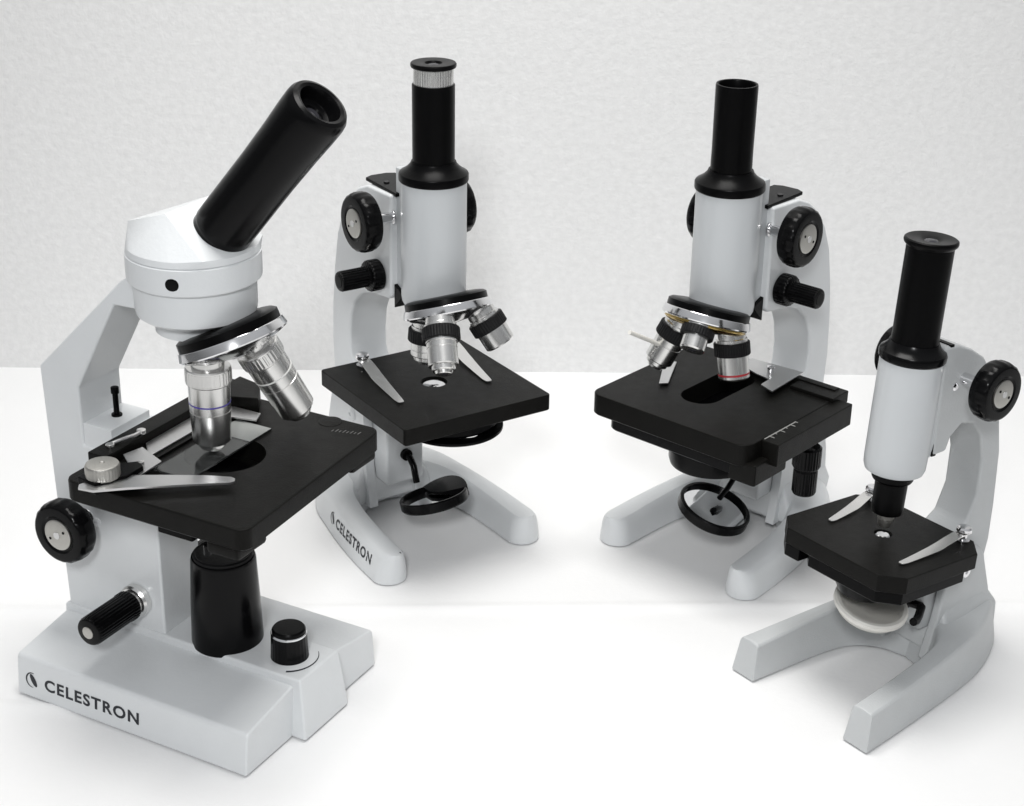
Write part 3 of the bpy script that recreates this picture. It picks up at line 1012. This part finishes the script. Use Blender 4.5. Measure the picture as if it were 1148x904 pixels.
# ------------------------------------------------------------------ large microscope with inclined head
def large_scope():
    yaw = -28.0
    t = thing('microscope', 'large grey microscope with a slanted black eyepiece tube and a lamp in its slab base', 'microscope', LOC1, yaw)
    XA = 105.0
    k = MB()
    k.prism([(-66.5, 0), (-64, 24), (-62.5, 26.5), (-20.5, 33.5), (20.5, 33.5), (62.5, 26.5), (64, 24), (66.5, 0)], 'x', 0, 168.5, 1.4, seg=3)
    k.hull([(x, y, z) for x, y, z in ((-3, -22, 0), (-3, 22, 0), (178, -22.5, 0), (178, 22.5, 0), (-1, -19.5, 38), (-1, 19.5, 38), (173.5, -19.5, 38), (173.5, 19.5, 38))], 1.6, seg=3)
    base = k.build('base', PAINT, t)
    w1, f1, wd = text_shape('CELESTRON', 7.2)
    s1 = 71.0 / wd
    w1 = [(x * s1, y) for x, y in w1]
    e1, ef1 = emblem_shape(9.4)
    print_on('lettering', [(w1, f1, 21.5, 8.4), (e1, ef1, 7.0, 7.2)], (0, -66, 0), (1, 0, 0), (0, 0.10, 1), (0, -1, 0.10), base, base, INK, 0.15)
    # arm
    k = MB()
    out = [(1.5, 36), (-3.5, 194), (62, 257.5), (69, 262), (82, 262), (82, 243.5), (56.5, 242.5), (25, 186), (25, 150), (42, 150), (42, 118), (75.5, 118), (75.5, 37), (60, 36)]
    k.prism(out, 'y', -18, 18, 1.6, seg=3)
    arm = k.build('arm', PAINT, t)
    for s in (-1, 1):
        k = MB()
        screw_head(k, (30, s * 18, 101), (0, s, 0), 3.0, 0.9)
        k.build('arm_screw', PAINT, arm)
    k = MB()
    k.prism([(24.9, -17), (46, -17), (46, 17), (24.9, 17)], 'z', 146, 164, 0.8)
    k.prism([(44, -17), (58, -17), (58, 20), (44, 20)], 'z', 142, 159, 0.8)
    car = k.build('stage_carrier', PAINT, arm)
    k = MB()
    k.cyl((35, 1, 163), (0, 0, 1), 1.7, 16, 0.3, 20)
    k.cyl((35, 1, 163), (0, 0, 1), 3.2, 2.2, 0.3, 20)
    k.cyl((35, 1, 178), (0, 0, 1), 2.4, 4, 0.4, 20)
    k.build('stop_screw', BLACK_SATIN, car)
    # head
    k = MB()
    k.lathe([(0, 232), (21, 232), (23, 233), (23, 240.5), (24.2, 241), (30.6, 242.2), (32.8, 244), (33.3, 247), (33.3, 264), (0, 264)], (100, 0, 0), seg=96)
    k.lathe([(0, 262.6), (35.2, 262.6), (36.4, 263.6), (36.6, 265), (36.6, 277.6), (36.0, 278.2), (35.4, 278.4), (0, 278.4)], (100, 0, 0), seg=96)
    head = k.build('head', PAINT, t)
    k = MB()
    bm = bmesh.new()
    pts = []
    for i in range(72):
        a = 2 * math.pi * i / 72
        pts += [(100 + 36.2 * math.cos(a), 36.2 * math.sin(a), 278.6), (100 + 35.6 * math.cos(a), 35.6 * math.sin(a), 282.0)]
    for y in (-21, 21):
        pts += [(100, y, 303), (127, y * 1.25, 283)]
    pts += [(69, -15, 292.5), (65, 4, 288)]
    k.hull(pts, 0.7, seg=2, ang=20)
    hs = k.build('prism_housing', PAINT, head, smooth=14)
    k = MB()
    a = math.atan2(-33, 12)
    k.lathe([(0, 0.25), (3.3, 0.25), (3.7, 0.1), (3.7, -2)], (100 + 36.4 * math.cos(a), 36.4 * math.sin(a), 270), (math.cos(a), math.sin(a), 0), 28)
    k.build('lock_screw', BLACK, head)
    # eyepiece tube, 50 degrees from level
    td = Vector((math.cos(R(49.5)), 0, math.sin(R(49.5))))
    c0 = Vector((116.5, 0, 287.5))
    k = MB()
    k.lathe([(0, -8), (15.6, -8), (15.6, 6), (16.1, 7), (16.1, 8), (15.9, 55), (16.3, 78), (16.9, 92), (17.0, 101), (16.6, 104), (15.4, 106.2), (13.4, 107), (11.6, 106.4), (10.4, 103.5), (9.8, 100), (9.2, 99.0), (6.2, 98.5), (5.6, 97.5), (0, 97.5)], c0, td, 72)
    ep = k.build('eyepiece', BLACK, t)
    k = MB()
    k.lathe([(0, 97), (5.8, 97), (4, 98.6), (0, 99.2)], c0, td, 36)
    k.build('eye_lens', LENS, ep)
    # revolver, objectives
    nose, d = nosepiece(t, XA, 270, 24, 35.5, 31.5, thick=5.0)
    def prof(L):
        return [(9.4, 52), (9.4, 59), (12.2, 59.3), (12.8, 60), (12.8, 68.4), (12.2, 69), (11.8, 69.3), (11.5, 85), (11.2, 85.2), (11.2, 85.7), (11.5, 85.9), (10.8, L - 7.2), (10.2, L - 6.4), (8.4, L - 5.8), (8.0, L - 4.0), (6.8, L - 3.7), (6.6, L - 2.2), (4.4, L - 1.6), (3.6, L - 0.3), (2.6, L)]
    objective(t, XA, 270, d, 0, prof(111), (13.0, 60.4, 68.2), (11.72, 80.0, 0.9), 111, band_mat=VIOLET, grip_mat=SATIN, tip=2.0)
    objective(t, XA, 270, d, 74, prof(114), (13.0, 60.4, 68.2), (11.75, 78.5, 0.9), 114, band_mat=WHITEINK, grip_mat=SATIN, tip=2.0)
    # stage
    k = MB()
    def top_outline(i):
        return [(x - (y - 5) * 0.055 * (x - 53) / 119.0 + 1.0, y) for x, y in rrect(53, 172, -67, 76, 7, 4)(i)]
    k.plate(top_outline, 144, 157, [(112, 2, 23)], 1.2)
    k.box((58, -50, 136), (120, 50, 144.2), 1.0)
    k.box((150, -66, 137), (171, -40, 145), 2.0)
    k.box((146, 50, 137), (166, 75, 145), 2.0)
    st = k.build('stage', STAGE, t)
    k = MB()
    k.cyl((146, -60, 132), (0, 0, 1), 2.0, 6, 0.4, 16)
    k.build('stage_screw', BLACK, st)
    # specimen holder at the back of the stage
    k = MB()
    k.box((54, -46, 157.2), (67, 78, 164.5), 0.8)
    k.box((60, -30, 157.15), (84, 70, 158.6), 0.3)
    k.prism([(66, 58), (80, 50), (96, 56), (84, 74), (66, 78)], 'z', 157.2, 167.5, 0.8)
    hold = k.build('specimen_holder', STAGE, t)
    for poly, z in (([(67.5, -13), (80.5, -26), (80.5, 52), (67.5, 57)], 158.7),
                    ([(69, -34), (72, -21), (93, -30), (94, -49), (87.5, -47.5)], 160.6),
                    ([(79, 51), (101, 51), (104.5, 42), (88, 38), (80, 44)], 159.9)):
        k = MB()
        k.prism(poly, 'z', z, z + 1.1, 0.2)
        k.build('holder_plate', STEEL, hold)
    k = MB()
    path = [(76, -78, 161.5), (82, -72, 161.5), (95, -60, 161.4), (112, -48, 161.2), (128, -37, 161), (140, -29.5, 160.6), (142, -28.5, 160.6)]
    k.strip(path, [2.0, 7.4, 7.6, 6.4, 5.0, 3.4, 1.6], 1.4, (-0.55, 0.83, 0))
    k.build('holder_finger', STEEL, hold)
    k = MB()
    k.prism([(70, -72), (84, -74), (92, -58), (92, -44), (86, -40), (70, -56)], 'z', 157.3, 164.4, 0.6)
    k.build('finger_pivot', BLACK_SATIN, hold)
    k = MB()
    k.lathe([(0, 0), (8.6, 0), (9.5, 0.9), (9.5, 6.6), (8.8, 7.8), (7.4, 8.2), (1.6, 8.4), (1.2, 7.8), (0, 7.8)], (80.5, -63.5, 163.5), (0, 0, 1), teeth=(30, 0.2, 0.8, 7))
    k.build('thumb_screw', ALUM, hold)
    k = MB()
    k.tube([(60, -33, 165.5), (63, -26, 166.4), (65, -19, 166.2), (64, -10, 165.4)], 1.2)
    k.build('holder_spring', STEEL, hold)
    for p, r_, h_ in (((61, -35, 164.2), 2.6, 2.6), ((64, -12, 164.2), 2.8, 2.8), ((88, -41, 161.5), 1.8, 3.6)):
        k = MB()
        k.cyl(p, (0, 0, 1), r_, h_, 0.7, 20)
        k.build('holder_screw', SATIN, hold)
    k = MB()
    k.lathe([(0, 0), (7, 0), (7.2, 0.2), (6.9, 0.5), (5, 0.7), (0, 0.7)], (138, 69, 156.8), (0, 0, 1), 36)
    k.build('stage_button', STAGE, st)
    k = MB()
    for i in range(8):
        k.box((146 + 2.2 * i, 58 + 0.6 * i, 157.05), (146.4 + 2.2 * i, 60.4 + 0.6 * i + (1.2 if i % 2 else 0), 157.2), 0)
    k.build('scale_marks', GREYINK, st)
    # lamp housing in the base
    k = MB()
    k.lathe([(0, 36), (21, 36), (21.2, 37), (20.4, 62), (19.0, 91), (18.4, 93), (0, 93)], (108.5, -1, 0), seg=72)
    lamp = k.build('lamp_housing', BLACK, t)
    k = MB()
    k.lathe([(0, 92), (17.6, 92), (17.4, 94.5), (16.4, 95.2), (15.6, 94.6), (0, 94.6)], (108.5, -1, 0), seg=64)
    k.build('lamp_window', RUBBER, lamp)
    k = MB()
    k.lathe([(8, 112), (17, 112), (19, 113.5), (19, 128), (20, 130), (20, 144.3), (8, 144.3)], (108, 0, 0), seg=64)
    k.box((74, -17, 106), (100, 15, 146), 1)
    k.build('condenser', BLACK_SATIN, st)
    # dimmer knob
    k = MB()
    k.lathe([(0, 37.8), (11.2, 37.8), (11.0, 40), (10.5, 52.6), (10.3, 53.2), (0, 53.2)], (152.5, 0, 0), teeth=(26, 0.35, 39, 52))
    dim = k.build('dimmer_knob', BLACK, t)
    k = MB()
    k.lathe([(8, 53.0), (10.4, 53.0), (10.6, 53.4), (10.6, 54.1), (10.2, 54.5), (8, 54.5)], (152.5, 0, 0), seg=48)
    k.build('knob_ring', CHROME, dim)
    k = MB()
    k.lathe([(0, 53.2), (10.0, 54.3), (9.8, 56.2), (9.0, 57.2), (0, 57.4)], (152.5, 0, 0), seg=48)
    k.build('knob_cap', BLACK_SATIN, dim)
    vs, fs = [], []
    for i in range(25):
        a = R(-62 + 106 * i / 24)
        w = 1.5 * (1 - i / 26) + 0.2
        for rr in (16.6, 16.6 + w):
            vs.append((152.5 + rr * math.cos(a), rr * math.sin(a)))
    for i in range(24):
        fs.append((2 * i, 2 * i + 1, 2 * i + 3, 2 * i + 2))
    print_on('dimmer_scale', [(vs, fs, 0, 0)], (0, 0, 40), (1, 0, 0), (0, 1, 0), (0, 0, 1), base, base, INK, 0.12)
    # focus knobs
    for s in (-1, 1):
        coarse_knob(t, (21, 101), s, 19.5, 28.5, 42, 9.6, ytube=17, axle=10)
        k = MB()
        dd = (0, s, 0)
        k.lathe([(0, 0), (9.2, 0), (10.2, 0.8), (10.2, 4.6), (9.0, 6.0), (7.4, 6.4), (7.4, 9), (0, 9)], (57, s * 17.8, 57), dd, 48)
        col = k.build('fine_knob_collar', SATIN, t)
        k = MB()
        k.lathe([(0, 0), (8.4, 0), (9.4, 1), (9.4, 5), (9.0, 6), (9.0, 34), (8.2, 35.6), (7.2, 36.2), (0, 36.2)], (57, s * 26, 57), dd, teeth=(28, 0.4, 1, 35))
        fk = k.build('fine_knob', BLACK, t)
        k = MB()
        k.lathe([(0, 0), (3.8, 0), (3.8, 0.7), (3.2, 1.0), (0, 1.0)], (57, s * 62.0, 57), dd, 28)
        k.build('knob_cap', ALUM, fk)
    return t
large_scope()

# ------------------------------------------------------------------ glass slide lying on the large stage
g = MB()
g.box((-12.5, -38, 0), (12.5, 38, 1.1), 0.1, seg=1)
slide = g.build('glass_slide', GLASS)
g = MB()
g.box((-12.4, 17, 1.12), (12.4, 37.8, 1.3), 0.05, seg=1)
g.build('frosted_end', FROST, slide)
yw = R(-28.0)
lx, ly = 103.0, 3.5
slide.location = (LOC1.x + (lx * math.cos(yw) - ly * math.sin(yw)) * MM, LOC1.y + (lx * math.sin(yw) + ly * math.cos(yw)) * MM, 157.15 * MM)
slide.rotation_euler = (0, 0, yw)
slide['label'] = 'clear glass specimen slide lying under the violet-banded objective lens'
slide['category'] = 'glass slide'
